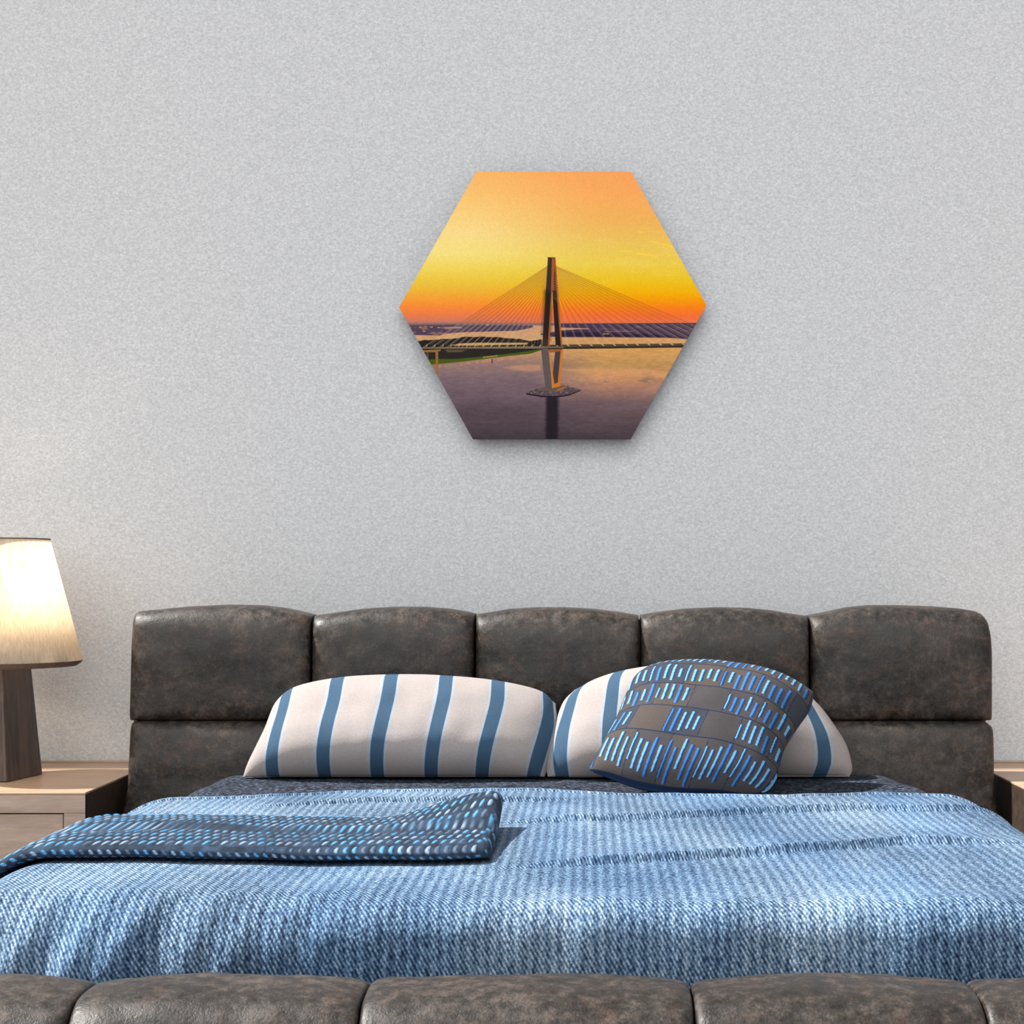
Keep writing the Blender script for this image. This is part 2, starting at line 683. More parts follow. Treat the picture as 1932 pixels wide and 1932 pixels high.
# ---- folded throw across the left half
def build_throw():
    cx = (WL + WR) / 2
    a0, a1 = -AH + 0.03, gp(928, 1600, 0.62)[0] - cx
    na, nl = 520, 190
    yn, yf = 3.185, 3.665
    V, col = [], []
    rng = np.random.RandomState(4)
    R = rng.rand(200, 60)
    for i in range(na):
        ta = i / (na - 1)
        a = a0 + (a1 - a0) * ta
        x, _, _ = side_map(a)
        endr = max(0.0, 1 - ((ta - 0.975) / 0.025) ** 2) ** 0.5 if ta > 0.975 else 1.0
        hgt = 0.030 * (0.15 + 0.85 * endr)
        y0 = yn + 0.006 * math.sin(x * 5) - 0.012 * smooth((x + 0.6) / 0.4) + 0.02 * smooth((ta - 0.97) / 0.03)
        y1 = yf - 0.045 * smooth((x + 0.95) / 0.5) + 0.05 * smooth((x + 0.45) / 0.25)
        lift = smooth((x + 0.42) / 0.24)
        for k in range(nl):
            t = 2 * math.pi * k / nl
            c, q = math.cos(t), math.sin(t)
            u = math.copysign(abs(c) ** 0.45, c)          # -1 near .. 1 far
            hh = (math.copysign(abs(q) ** 0.6, q) + 1) / 2 * hgt
            y = (y0 + y1) / 2 + (y1 - y0) / 2 * u
            w = (u + 1) / 2
            hh += lift * 0.050 * w ** 2.2
            # knit relief
            sv = y * 26 - hh * 90
            jr = int(math.floor(sv))
            su = a * 62 + 0.5 * jr
            gx, gy = su - math.floor(su) - 0.5, sv - jr - 0.5
            kn = max(0.0, min(1.0, 1.2 - ((gx - 0.55 * gy) / 0.22) ** 2 - (gy / 0.34) ** 2))
            if q > 0.02:
                hh += 0.002 * kn
            b = -(y - (YN + RN))
            p = spread_point(a, b, hh + 0.0025)
            V.append(p)
            ci, cj = int(math.floor(su)) % 200, jr % 60
            r = R[ci, cj]
            base = np.array(L(30, 42, 56)[:3])
            big = 0.5 + 0.5 * fbm((a, y, 0), 7, 2.0)
            hi = np.array(L(84, 146, 192)[:3]) if r > 0.62 else (np.array(L(134, 158, 184)[:3]) if r > 0.3 else np.array(L(84, 100, 120)[:3]))
            r2 = R[(ci * 3 + jr * 7) % 200, (cj + 11) % 60]
            gr = 0.55 + 0.9 * max(0.0, 0.5 + fbm((a * 1.0, y - 3 * hh, 0), 70, 6.0))
            base = base * gr + np.array(L(44, 62, 84)[:3]) * (0.9 if r2 > 0.6 else 0.15) * (0.4 + 0.6 * kn)
            f = min(1.0, kn * 1.35) * min(1.0, 0.5 + 0.8 * big)
            col.append(list(base * (1 - f) + hi * f) + [1.0])
    fc = grid_faces(nl, na, 0, True, True)
    fc.append(tuple(range(nl)))
    fc.append(tuple((na - 1) * nl + i for i in range(nl))[::-1])
    return V, fc, col


V, fc, col = build_throw()
throw = new_obj('folded_throw', V, fc, M_throw, colors=col)
tag(throw, 'folded dark blue speckled knit throw lying across the left half of the bed', 'throw blanket')


# ------------------------------------------------------------------ pillows
def spline(pts, n):
    """Catmull-Rom through pts, n samples by chord length"""
    P = np.array(pts, dtype=float)
    E = np.vstack([2 * P[0] - P[1], P, 2 * P[-1] - P[-2]])
    out = []
    for i in range(1, len(E) - 2):
        for t in np.linspace(0, 1, 24, endpoint=False):
            a, b, c, d = E[i - 1], E[i], E[i + 1], E[i + 2]
            out.append(0.5 * ((2 * b) + (-a + c) * t + (2 * a - 5 * b + 4 * c - d) * t * t + (-a + 3 * b - 3 * c + d) * t ** 3))
    out.append(P[-1])
    out = np.array(out)
    s = np.concatenate([[0], np.cumsum(np.linalg.norm(np.diff(out, axis=0), axis=1))])
    q = np.linspace(0, s[-1], n)
    return np.stack([np.interp(q, s, out[:, 0]), np.interp(q, s, out[:, 1])], 1)


def cushion(left, right, top, bottom, plane, front, back, colour, nu=260, nv=160, p=2.6, wr=0.010, seed=0.0, sagk=0.0, zmin=0.596):
    """closed cushion from four traced edges on a leaning plane; inflated to both sides.
    left/right run bottom->top, top/bottom run left->right"""
    Lf, Rt = spline(left, nv), spline(right, nv)
    Tp, Bt = spline(top, nu), spline(bottom, nu)
    d0, z0, m = plane
    nrm = Vector((0, -1, m)).normalized()
    us, vs = np.linspace(0, 1, nu), np.linspace(0, 1, nv)
    V, col = [], []
    for side in (1, -1):
        for j, v in enumerate(vs):
            for i, u in enumerate(us):
                q = (1 - v) * Bt[i] + v * Tp[i] + (1 - u) * Lf[j] + u * Rt[j] - (
                    (1 - u) * (1 - v) * Bt[0] + u * (1 - v) * Bt[-1] + (1 - u) * v * Tp[0] + u * v * Tp[-1])
                P = Vector(on_plane(q[0], q[1], d0, z0, m))
                U, W = 2 * u - 1, 2 * v - 1
                g = max(0.0, (1 - abs(U) ** p)) ** 0.55 * max(0.0, (1 - abs(W) ** p)) ** 0.55
                wv = v
                th = (front if side > 0 else back) * g
                if side > 0:
                    th *= 1 + sagk * (0.5 - wv)
                    th += wr * g * (fbm(P, 6, seed) + 0.5 * fbm(P, 15, seed))
                P = P + nrm * (side * th)
                P.z = max(P.z, zmin)
                P.y = min(P.y, 4.83)
                V.append(tuple(P))
                col.append(colour(u, v))
    fc = grid_faces(nu, nv, 0, False) + grid_faces(nu, nv, nu * nv, True)
    o = nu * nv
    ring = [i for i in range(nu)] + [j * nu + nu - 1 for j in range(1, nv)] + \
           [(nv - 1) * nu + i for i in range(nu - 2, -1, -1)] + [j * nu for j in range(nv - 2, 0, -1)]
    for i, a in enumerate(ring):
        b = ring[(i + 1) % len(ring)]
        fc.append((a, a + o, b + o, b))
    import bmesh
    me = bpy.data.meshes.new('t')
    return V, fc, col


CREAM, CREAM2, BLUE, PALE = (np.array(L(*c)[:3]) for c in ((153, 145, 142), (170, 168, 176), (56, 80, 102), (146, 153, 162)))


def stripes(centres, w, pale=0.35):
    def f(u, v):
        c = CREAM * 1.0
        for s in centres:
            d = abs(u - s)
            if d < w * 1.4:
                c = PALE
            if d < w:
                c = BLUE
                break
        return (c[0], c[1], c[2], 1.0)
    return f


V, fc, col = cushion(
    left=[(457, 1470), (466, 1446), (480, 1418), (497, 1384), (508, 1352)],
    right=[(1026, 1468), (1036, 1440), (1046, 1405), (1052, 1370), (1048, 1328)],
    top=[(508, 1352), (524, 1322), (556, 1298), (620, 1283), (690, 1276), (800, 1275), (900, 1281), (970, 1291), (1022, 1305), (1048, 1328)],
    bottom=[(457, 1470), (560, 1473), (700, 1474), (850, 1473), (960, 1471), (1026, 1468)],
    plane=(4.63, 0.594, 0.50), front=0.115, back=0.06,
    colour=stripes([0.106, 0.277, 0.452, 0.628, 0.797, 0.965], 0.0215), nu=420, nv=110, seed=3.0, sagk=0.7)
p1 = new_obj('striped_pillow', V, fc, M_pillow, colors=col)
tag(p1, 'cream pillow with blue vertical stripes, fully visible on the left half of the bed', 'pillow', 'striped pillows against the headboard')

V, fc, col = cushion(
    left=[(1034, 1468), (1030, 1442), (1036, 1400), (1048, 1362), (1062, 1326), (1084, 1302)],
    right=[(1602, 1466), (1608, 1448), (1598, 1410), (1578, 1376), (1552, 1340), (1524, 1310)],
    top=[(1084, 1302), (1130, 1280), (1190, 1264), (1260, 1256), (1340, 1258), (1420, 1268), (1480, 1284), (1524, 1310)],
    bottom=[(1034, 1468), (1100, 1474), (1250, 1474), (1400, 1471), (1520, 1470), (1602, 1466)],
    plane=(4.63, 0.594, 0.50), front=0.115, back=0.06,
    colour=stripes([0.048, 0.205, 0.375, 0.545, 0.715, 0.900], 0.0225), nu=420, nv=110, seed=8.0, sagk=0.7)
p2 = new_obj('striped_pillow', V, fc, M_pillow, colors=col)
tag(p2, 'cream pillow with blue stripes, half hidden behind the dark patterned cushion', 'pillow', 'striped pillows against the headboard')

rngc = np.random.RandomState(12)
BL = rngc.rand(40, 40)
C_BASE = [np.array(L(*c)[:3]) for c in ((66, 63, 65), (74, 67, 63), (56, 58, 66))]
C_NAVY = np.array(L(32, 52, 84)[:3])
C_SKY = np.array(L(104, 158, 196)[:3])
C_BR = np.array(L(58, 112, 172)[:3])


def dashes(u, v):
    rows, cols = 5.0, 5.0
    uu = u + 0.012 * math.sin(9 * v)
    RB = (0.0, 0.27, 0.46, 0.64, 0.83, 1.001)
    r = max(i for i in range(5) if v >= RB[i])
    fr = (v - RB[r]) / (RB[r + 1] - RB[r])
    shift = (r % 2) * 0.35
    cc = uu * cols + shift
    c = int(math.floor(cc))
    fcc = cc - c
    key = BL[r % 40, c % 40]
    col = C_BASE[int(key * 29) % 3].copy()
    if fr < 0.035 or fcc < 0.02:
        col = C_NAVY * 0.6
    elif key < 0.93:
        k = fcc * 5
        ki = int(k)
        fk = k - ki
        q = BL[(r * 7 + ki) % 40, (c * 5 + 3 * ki) % 40]
        lo, hi = 0.04 + 0.3 * q, 0.99 - 0.3 * BL[(c * 3 + ki) % 40, r]
        if lo < fr < hi:
            if fk < 0.30:
                col = C_SKY if q > 0.35 else C_BR
            elif fk < 0.62:
                col = C_NAVY
    return (col[0], col[1], col[2], 1.0)


V, fc, col = cushion(
    left=[(1110, 1454), (1134, 1410), (1160, 1362), (1178, 1318), (1194, 1284), (1224, 1258)],
    right=[(1424, 1503), (1452, 1488), (1468, 1462), (1478, 1420), (1502, 1378), (1528, 1340), (1536, 1306)],
    top=[(1224, 1258), (1270, 1255), (1340, 1256), (1400, 1262), (1460, 1274), (1505, 1290), (1536, 1306)],
    bottom=[(1108, 1456), (1150, 1470), (1200, 1487), (1270, 1498), (1350, 1501), (1390, 1504), (1424, 1503)],
    plane=(4.29, 0.60, 1.05), front=0.095, back=0.05, colour=dashes, nu=380, nv=320, p=2.8, seed=14.0, wr=0.009)
p3 = new_obj('patterned_cushion', V, fc, M_cush, colors=col)
tag(p3, 'square grey cushion with bright blue dashes leaning on the right striped pillow', 'cushion')


# ------------------------------------------------------------------ nightstands
def nightstand(x0, x1, label, loc_x):
    ZT, YF, YBK = 0.561, 4.586, 5.345
    t = empty('nightstand', (loc_x, (YF + YBK) / 2, 0), label, 'nightstand', 'nightstands beside the bed')
    new_obj('top_panel', *box(x0, x1, YF, YBK, ZT - 0.006, ZT, 0.002), M_wood_top, t, False)
    new_obj('side_panel', *box(x0 + 0.001, x0 + 0.028, YF + 0.002, YBK, 0.05, ZT - 0.006, 0.0015), M_wood_dark, t, False)  # side panels: shadow beside the headboard put into the dark wood colour
    new_obj('side_panel', *box(x1 - 0.028, x1 - 0.001, YF + 0.002, YBK, 0.05, ZT - 0.006, 0.0015), M_wood_dark, t, False)
    new_obj('back_panel', *box(x0 + 0.028, x1 - 0.028, YBK - 0.015, YBK, 0.05, ZT - 0.006), M_wood_dark, t, False)
    new_obj('bottom_panel', *box(x0 + 0.028, x1 - 0.028, YF + 0.01, YBK - 0.015, 0.05, 0.075), M_wood_dark, t, False)
    new_obj('front_rail', *box(x0 + 0.001, x1 - 0.001, YF + 0.001, YF + 0.012, ZT - 0.052, ZT - 0.0065, 0.001), M_wood_face, t, False)
    for q in ((x0 + 0.001, x0 + 0.055), (x1 - 0.055, x1 - 0.001)):
        new_obj('front_stile', *box(q[0], q[1], YF + 0.001, YF + 0.012, 0.05, ZT - 0.0525, 0.001), M_wood_face, t, False)
    new_obj('rear_lip', *box(x0 + 0.002, x1 - 0.002, YBK - 0.022, YBK, ZT, ZT + 0.004, 0.0015), M_wood_top, t, False)
    zz = ZT - 0.055
    for k in range(2):
        d = new_obj('drawer', *box(x0 + 0.058, x1 - 0.058, YF + 0.006, YF + 0.03, zz - 0.205, zz, 0.003), M_wood_face, t, False)
        xm = (x0 + x1) / 2
        h = new_obj('drawer_handle', *merge(box(xm - 0.07, xm + 0.07, YF - 0.022, YF - 0.012, zz - 0.05, zz - 0.038, 0.003),
                                            box(xm - 0.06, xm - 0.05, YF - 0.013, YF + 0.007, zz - 0.049, zz - 0.039),
                                            box(xm + 0.05, xm + 0.06, YF - 0.013, YF + 0.007, zz - 0.049, zz - 0.039)), M_metal, d, False)
        h.location = (0, 0, 0)
        zz -= 0.215
    new_obj('plinth', *box(x0 + 0.02, x1 - 0.02, YF + 0.03, YBK, 0.0, 0.05), M_wood_dark, t, False)
    return t


nightstand(-2.02, -1.262, 'pale wood nightstand under the lamp, left of the bed', -1.64)
nightstand(1.118, 1.80, 'pale wood nightstand with empty top at the right edge beside the headboard', 1.46)

# ------------------------------------------------------------------ table lamp
LX, LY, LZ, LR = -1.6135, 4.924, 0.5615, math.radians(-10)
lamp = empty('table_lamp', (LX, LY, LZ), 'lit table lamp with tapered dark wooden base and square cream shade', 'lamp')


def rsq(h, z, r=0.0, n=6):
    """rounded square ring of half-size h at height z, turned by the lamp's angle"""
    pts = []
    for cxs, cys, a0 in ((1, -1, -90), (1, 1, 0), (-1, 1, 90), (-1, -1, 180)):
        for k in range(n):
            a = math.radians(a0 + 90 * k / (n - 1))
            x, y = cxs * (h - r) + r * math.cos(a), cys * (h - r) + r * math.sin(a)
            pts.append((LX + x * math.cos(LR) - y * math.sin(LR), LY + x * math.sin(LR) + y * math.cos(LR), z))
    return pts


def rring(h, z, n=72):
    return [(LX + h * math.cos(2 * math.pi * k / n), LY + h * math.sin(2 * math.pi * k / n), z) for k in range(n)]


def loft(rings, cap=True, flip=False):
    n = len(rings[0])
    V = [p for r in rings for p in r]
    f = grid_faces(n, len(rings), 0, flip, True)
    if cap:
        f.append(tuple(range(n))[::-1])
        f.append(tuple((len(rings) - 1) * n + i for i in range(n)))
    return V, f


new_obj('lamp_base', *loft([rsq(0.101, LZ + 0.0, 0.006), rsq(0.1025, LZ + 0.003, 0.006), rsq(0.0795, 0.875, 0.006), rsq(0.076, 0.885, 0.006),
                            rsq(0.07, 0.886, 0.006)]), M_lampwood, lamp, False)
ZS0, ZS1 = 0.877, 1.204
sh0, sh1 = 0.243, 0.157
shade = new_obj('lamp_shade', *loft([rring(sh0, ZS0), rring((sh0 + sh1) / 2, (ZS0 + ZS1) / 2), rring(sh1, ZS1),
                                     rring(sh1 - 0.0015, ZS1), rring((sh0 + sh1) / 2 - 0.0015, (ZS0 + ZS1) / 2),
                                     rring(sh0 - 0.0015, ZS0), rring(sh0, ZS0)], cap=False), M_shade, lamp)
tr = new_obj('shade_trim', *loft([rring(sh1 + 0.0015, ZS1 - 0.002), rring(sh1 + 0.001, ZS1 + 0.002), rring(sh1 - 0.004, ZS1 + 0.002),
                                  rring(sh1 - 0.004, ZS1 - 0.002), rring(sh1 + 0.0015, ZS1 - 0.002)], cap=False), M_trim, shade)
tr.location = (0, 0, 0)
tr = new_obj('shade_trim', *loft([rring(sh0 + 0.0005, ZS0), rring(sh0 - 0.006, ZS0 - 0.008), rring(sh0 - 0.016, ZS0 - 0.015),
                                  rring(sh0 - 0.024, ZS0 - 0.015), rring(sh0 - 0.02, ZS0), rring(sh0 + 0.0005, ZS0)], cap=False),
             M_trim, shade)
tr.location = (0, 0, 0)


QX, QY = LX + 0.062, LY - 0.075                # the lit bulb sits off centre under the shade


def lathe(prof, n=24):
    V = [(QX + r * math.cos(2 * math.pi * k / n), QY + r * math.sin(2 * math.pi * k / n), z) for r, z in prof for k in range(n)]
    f = grid_faces(n, len(prof), 0, False, True)
    f.append(tuple(range(n))[::-1])
    f.append(tuple((len(prof) - 1) * n + i for i in range(n)))
    return V, f


new_obj('socket_arm', *merge(box(LX - 0.008, LX + 0.008, LY - 0.008, LY + 0.008, 0.885, 0.925),
                             loft([[(LX - 0.005, LY + 0.005, z) for z in (0.912, 0.925)] + [(LX + 0.005, LY - 0.005, z) for z in (0.925, 0.912)],
                                   [(QX - 0.005, QY + 0.005, z) for z in (0.912, 0.925)] + [(QX + 0.005, QY - 0.005, z) for z in (0.925, 0.912)]])),
        M_metal, lamp, False)
new_obj('lamp_socket', *lathe([(0.012, 0.912), (0.012, 0.93), (0.018, 0.932), (0.018, 0.97), (0.014, 0.975)]), M_metal, lamp)
kb = NT('glowing_bulb', 0.4)
kb.b.inputs['Emission Color'].default_value = (1.0, 0.74, 0.44, 1)
kb.b.inputs['Emission Strength'].default_value = 40.0
new_obj('light_bulb', *lathe([(0.012, 0.975), (0.02, 0.99), (0.031, 1.02), (0.034, 1.045), (0.028, 1.068), (0.014, 1.08), (0.003, 1.083)]), kb.m, lamp)
pl = bpy.data.lights.new('bulb_light', 'POINT')
pl.energy = 30.0
pl.color = (1.0, 0.92, 0.81)
pl.shadow_soft_size = 0.035
plo = bpy.data.objects.new('bulb_light', pl)
plo.location = (QX, QY, 1.045)
plo.visible_camera = True
C.objects.link(plo)
kb.b.inputs['Emission Strength'].default_value = 25.0

# ------------------------------------------------------------------ hexagonal wall picture
PY = 5.288                                    # front face of the print
HEX = [(898.5, 324), (1191, 324), (1333, 576), (1190, 828), (892, 828), (753, 580)]


def hexat(px, py, y=PY):
    return ((px - VX) / F * PY, y, EYE + (VY - py) / F * PY)


cxh, _, czh = hexat(1043, 576)
pic = empty('wall_picture', (cxh, WALL_Y - 0.02, czh), 'hexagonal photo print of a cable-stayed bridge at sunset hung on the grey wall', 'picture')
ctr = (1043, 577)


def hring(scale, y):
    return [hexat(ctr[0] + (p[0] - ctr[0]) * scale, ctr[1] + (p[1] - ctr[1]) * scale, y) for p in HEX]


rings = [hring(0.999, PY + 0.001), hring(0.9995, PY + 0.022), hring(0.985, PY + 0.024), hring(0.985, WALL_Y)]
V = [p for r in rings for p in r]
fc = grid_faces(6, 4, 0, False, True) + [(0, 1, 2, 3, 4, 5)[::-1], tuple(18 + i for i in range(6))]
new_obj('panel', V, fc, M_black, pic, False)


def seg_alpha(X, Y, x0, y0, x1, y1, w):
    d = np.array([x1 - x0, y1 - y0], float)
    ln = max(1e-6, np.hypot(*d))
    t = np.clip(((X - x0) * d[0] + (Y - y0) * d[1]) / ln ** 2, 0, 1)
    dist = np.hypot(X - x0 - t * d[0], Y - y0 - t * d[1])
    return np.clip((w / 2 + 0.5 - dist), 0, 1)


def poly_mask(X, Y, pts, soft=0.8):
    """soft polygon coverage"""
    inside = np.zeros(X.shape, bool)
    dist = np.full(X.shape, 1e9)
    n = len(pts)
    for i in range(n):
        x0, y0 = pts[i]
        x1, y1 = pts[(i + 1) % n]
        if y0 != y1:
            cond = ((y0 > Y) != (y1 > Y)) & (X < (x1 - x0) * (Y - y0) / (y1 - y0) + x0)
            inside ^= cond
        d = np.array([x1 - x0, y1 - y0], float)
        l2 = max(1e-9, d @ d)
        t = np.clip(((X - x0) * d[0] + (Y - y0) * d[1]) / l2, 0, 1)
        dist = np.minimum(dist, np.hypot(X - x0 - t * d[0], Y - y0 - t * d[1]))
    s = np.where(inside, dist, -dist)
    return np.clip(s / soft + 0.5, 0, 1)


def vnoise(X, Y, sx, sy, seed, octs=4):
    """value noise in print pixels"""
    rng = np.random.RandomState(seed)
    tot, amp, norm = 0, 1.0, 0
    for o in range(octs):
        T = rng.rand(256, 256)
        gx, gy = X / sx * 2 ** o + 31.7 * o, Y / sy * 2 ** o + 17.3 * o
        ix, iy = np.floor(gx).astype(int), np.floor(gy).astype(int)
        fx, fy = gx - ix, gy - iy
        fx, fy = fx * fx * (3 - 2 * fx), fy * fy * (3 - 2 * fy)
        a, b = T[ix % 256, iy % 256], T[(ix + 1) % 256, iy % 256]
        c, d = T[ix % 256, (iy + 1) % 256], T[(ix + 1) % 256, (iy + 1) % 256]
        tot = tot + amp * ((a * (1 - fx) + b * fx) * (1 - fy) + (c * (1 - fx) + d * fx) * fy)
        norm += amp
        amp *= 0.55
    return tot / norm


def paint(X, Y):
    """the printed picture in 0..255 sRGB"""
    def grad(y, stops):
        ys = [s[0] for s in stops]
        return np.stack([np.interp(y, ys, [s[1][k] for s in stops]) for k in range(3)], -1)
    skyL = grad(Y, [(324, (255, 186, 104)), (360, (254, 196, 112)), (400, (254, 210, 126)), (440, (253, 222, 140)), (480, (250, 226, 128)),
                    (508, (244, 214, 88)), (535, (240, 196, 62)), (552, (243, 176, 56)), (565, (250, 158, 52)), (580, (250, 138, 56)),
                    (595, (238, 124, 74)), (606, (206, 122, 98)), (612, (150, 112, 108))])
    skyR = grad(Y, [(324, (251, 164, 94)), (370, (252, 172, 94)), (420, (243, 182, 92)), (460, (238, 198, 92)), (500, (240, 206, 76)),
                    (530, (240, 196, 34)), (552, (246, 178, 8)), (568, (250, 154, 10)), (582, (252, 128, 30)), (596, (250, 112, 54)),
                    (608, (240, 118, 74)), (612, (200, 100, 80))])
    wx = np.clip((X - 850) / 330, 0, 1)[..., None]
    wx = wx * wx * (3 - 2 * wx)
    img = skyL * (1 - wx) + skyR * wx

    def over(m, c, a=1.0):
        nonlocal img
        m = (m * a)[..., None]
        img = img * (1 - m) + np.asarray(c, float) * m

    for (a, b, c, d, w) in ((1230, 455, 1271, 466, 2.6), (1170, 474, 1192, 474, 2.6), (1202, 478, 1237, 483, 3.2), (1205, 438, 1214, 438, 2),
                            (1192, 513, 1203, 514, 2), (1270, 497, 1283, 499, 2.4)):
        over(seg_alpha(X, Y, a, b, c, d, w), (255, 214, 70), 0.75)
    cl = vnoise(X, Y, 60, 10, 5)
    over(np.clip((cl - 0.60) * 5, 0, 1) * np.clip((Y - 400) / 50, 0, 1) * np.clip((560 - Y) / 60, 0, 1) * np.clip((X - 1000) / 100, 0, 1), (252, 216, 110), 0.25)

    # water everywhere under the horizon
    n1 = vnoise(X, Y, 70, 14, 1)
    n2 = vnoise(X, Y, 9, 2.2, 2, 3)
    water = grad(Y, [(611, (206, 150, 112)), (640, (205, 158, 112)), (660, (196, 146, 106)), (685, (150, 118, 108)), (715, (124, 102, 108)),
                     (745, (112, 92, 100)), (780, (90, 74, 82)), (828, (72, 60, 66))])
    warm = grad(Y, [(611, (206, 150, 112)), (660, (214, 158, 92)), (690, (190, 144, 88)), (710, (206, 148, 102)), (735, (168, 124, 104)),
                    (760, (116, 94, 98)), (828, (72, 60, 66))])
    w = np.clip((X - 1010 + 60 * (n1 - 0.5)) / 130, 0, 1)[..., None]
    water = water * (1 - w) + warm * w
    water = water * (1 + 0.16 * (n2 - 0.5))[..., None] + ((n1 - 0.5) * 15)[..., None]
    m = np.clip((Y - 611) / 1.0, 0, 1)
    img = img * (1 - m[..., None]) + water * m[..., None]
    # cloud reflections
    blot = vnoise(X, Y, 26, 9, 9)
    over(np.clip((blot - 0.56) * 9, 0, 1) * np.clip(1 - np.hypot((X - 1185) / 85, (Y - 722) / 26), 0, 1), (122, 96, 100), 0.9)
    over(poly_mask(X, Y, [(953, 694), (975, 689), (1020, 688), (1020, 699), (1000, 701), (970, 698)], 4), (208, 152, 112), 0.6)
    over(poly_mask(X, Y, [(1060, 696), (1130, 694), (1200, 696), (1270, 704), (1250, 712), (1160, 706), (1090, 704)], 6), (220, 160, 108), 0.5)

    # far land
    t = vnoise(X, Y, 20, 3, 21)
    over(poly_mask(X, Y, [(700, 611), (1400, 609.5), (1400, 613), (700, 615)], 1.2), (120, 96, 104), 0.9)
    over(poly_mask(X, Y, [(740, 614), (880, 613), (1006, 614), (1005, 618), (975, 624), (870, 627), (838, 630), (830, 633), (770, 632), (740, 632)], 1.2), (82, 66, 84))
    over(np.clip((t - 0.55) * 8, 0, 1) * poly_mask(X, Y, [(750, 613), (850, 613), (850, 632), (750, 632)], 3), (212, 148, 110), 0.55)
    over(poly_mask(X, Y, [(838, 617), (870, 616), (872, 619), (840, 620)], 1.5), (196, 146, 122), 0.8)
    over(poly_mask(X, Y, [(1058, 610.5), (1400, 609), (1400, 640), (1300, 640), (1260, 637.5), (1150, 636), (1060, 636), (1036, 634), (1036, 628), (1060, 623), (1112, 620), (1058, 618)], 1.2), (72, 56, 76))
    over(poly_mask(X, Y, [(1060, 626), (1200, 628), (1290, 636), (1150, 636), (1040, 635)], 3), (42, 32, 52), 0.85)
    over(seg_alpha(X, Y, 1060, 619.5, 1110, 620.5, 1.6), (196, 146, 122), 0.8)
    over(seg_alpha(X, Y, 1140, 626, 1196, 625, 1.2), (180, 130, 110), 0.6)
    over(np.clip((t - 0.6) * 9, 0, 1) * poly_mask(X, Y, [(1130, 613), (1400, 613), (1400, 630), (1130, 630)], 3), (130, 96, 110), 0.5)
    for sx_, sy_ in ((793, 617), (814, 617), (828, 618), (800, 625), (920, 613), (1140, 630), (1146, 630)):
        over(seg_alpha(X, Y, sx_ - 2, sy_, sx_ + 2, sy_, 1.3), (255, 190, 110), 0.9)
    # tree belt behind the deck on the left
    bump = 2.0 * (vnoise(X, Y * 0, 9, 1, 33) - 0.5) * 2
    belt_top = np.interp(X, [780, 800, 830, 860, 880, 910, 935, 960, 985, 1000, 1022], [643, 641, 640, 637, 635, 634, 636, 638, 640, 643, 640]) + bump
    over(np.clip(Y - belt_top, 0, 1) * np.clip(658 - Y, 0, 1) * np.clip((1023 - X), 0, 1), (38, 36, 36))
    over(poly_mask(X, Y, [(866, 648), (900, 646.5), (996, 646.5), (994, 650), (900, 652), (850, 652)], 1.5), (214, 168, 108), 0.9)
    # bank under the deck
    bank_bot = np.interp(X, [790, 812, 840, 880, 920, 960, 1000, 1022], [690, 688.5, 686, 682, 677, 672, 668, 661])
    green_top = np.interp(X, [790, 812, 870, 920, 970, 1022], [678, 678.5, 677, 672, 667, 659])
    mm = np.clip(Y - 657, 0, 1) * np.clip(1023 - X, 0, 1)
    over(mm * np.clip(bank_bot - Y, 0, 1), (74, 90, 24))
    over(mm * np.clip(green_top + bump * 0.3 - Y, 0, 1), (44, 40, 38))
    over(poly_mask(X, Y, [(838, 659), (880, 660), (872, 664), (845, 665)], 2.5), (124, 108, 84), 0.6)
    over(seg_alpha(X, Y, 912, 674, 938, 671.5, 2), (196, 150, 88), 0.8)
    over(np.clip(1 - np.abs(Y - bank_bot - 4) / 4, 0, 1) * np.clip(1000 - X, 0, 1) * np.clip((vnoise(X, Y * 0, 5, 1, 40) - 0.35) * 4, 0, 1), (206, 152, 104), 0.6)
    over(seg_alpha(X, Y, 928.5, 678, 928.5, 685, 1.8), (50, 42, 46), 0.9)

    # pylon reflection
    r = np.clip(1 - np.abs(X - (1042 - (Y - 740) * 0.01)) / (15 + 3 * (vnoise(X * 0, Y, 1, 3, 50) - .5)), 0, 1)
    over(np.clip(r * 2.2, 0, 1) * np.clip((Y - 745) / 6, 0, 1), (34, 30, 36), 0.92)
    # rock island
    isl = poly_mask(X, Y, [(992, 741.5), (1014, 733), (1030, 729), (1070, 728), (1096, 735.5), (1072, 746.5), (1052, 749), (1022, 748), (1000, 745)], 1.2)
    rk = vnoise(X, Y, 2.6, 1.8, 60, 2)
    over(isl, (82, 70, 76))
    over(isl * np.clip((rk - 0.45) * 4, 0, 1), (116, 98, 102), 0.6)
    over(isl * np.clip((rk - 0.62) * 8, 0, 1), (176, 130, 110), 0.5)
    over(seg_alpha(X, Y, 994, 743.5, 1020, 747.5, 2.4), (22, 16, 26), 0.9)
    over(seg_alpha(X, Y, 1020, 748, 1054, 748.5, 2.4), (22, 16, 26), 0.9)
    over(seg_alpha(X, Y, 1054, 748.3, 1074, 745, 2.2), (22, 16, 26), 0.9)
    over(seg_alpha(X, Y, 1074, 745, 1094, 737, 1.8), (22, 16, 26), 0.9)
    over(poly_mask(X, Y, [(1016, 734), (1025, 730.5), (1064, 727), (1070, 730), (1050, 738), (1024, 737)]), (104, 84, 76))
    over(poly_mask(X, Y, [(1050, 735), (1068, 729), (1070, 731), (1051, 738.5)]), (172, 104, 50))
    # far legs of the pylon under the deck
    over(poly_mask(X, Y, [(1047.6, 660), (1059, 660), (1052.5, 724), (1046, 725), (1043, 706)]), (72, 62, 62))
    over(poly_mask(X, Y, [(1058, 659), (1062.4, 659), (1057, 729), (1050, 731), (1043, 731), (1046, 724), (1052.4, 722)]), (204, 118, 44))
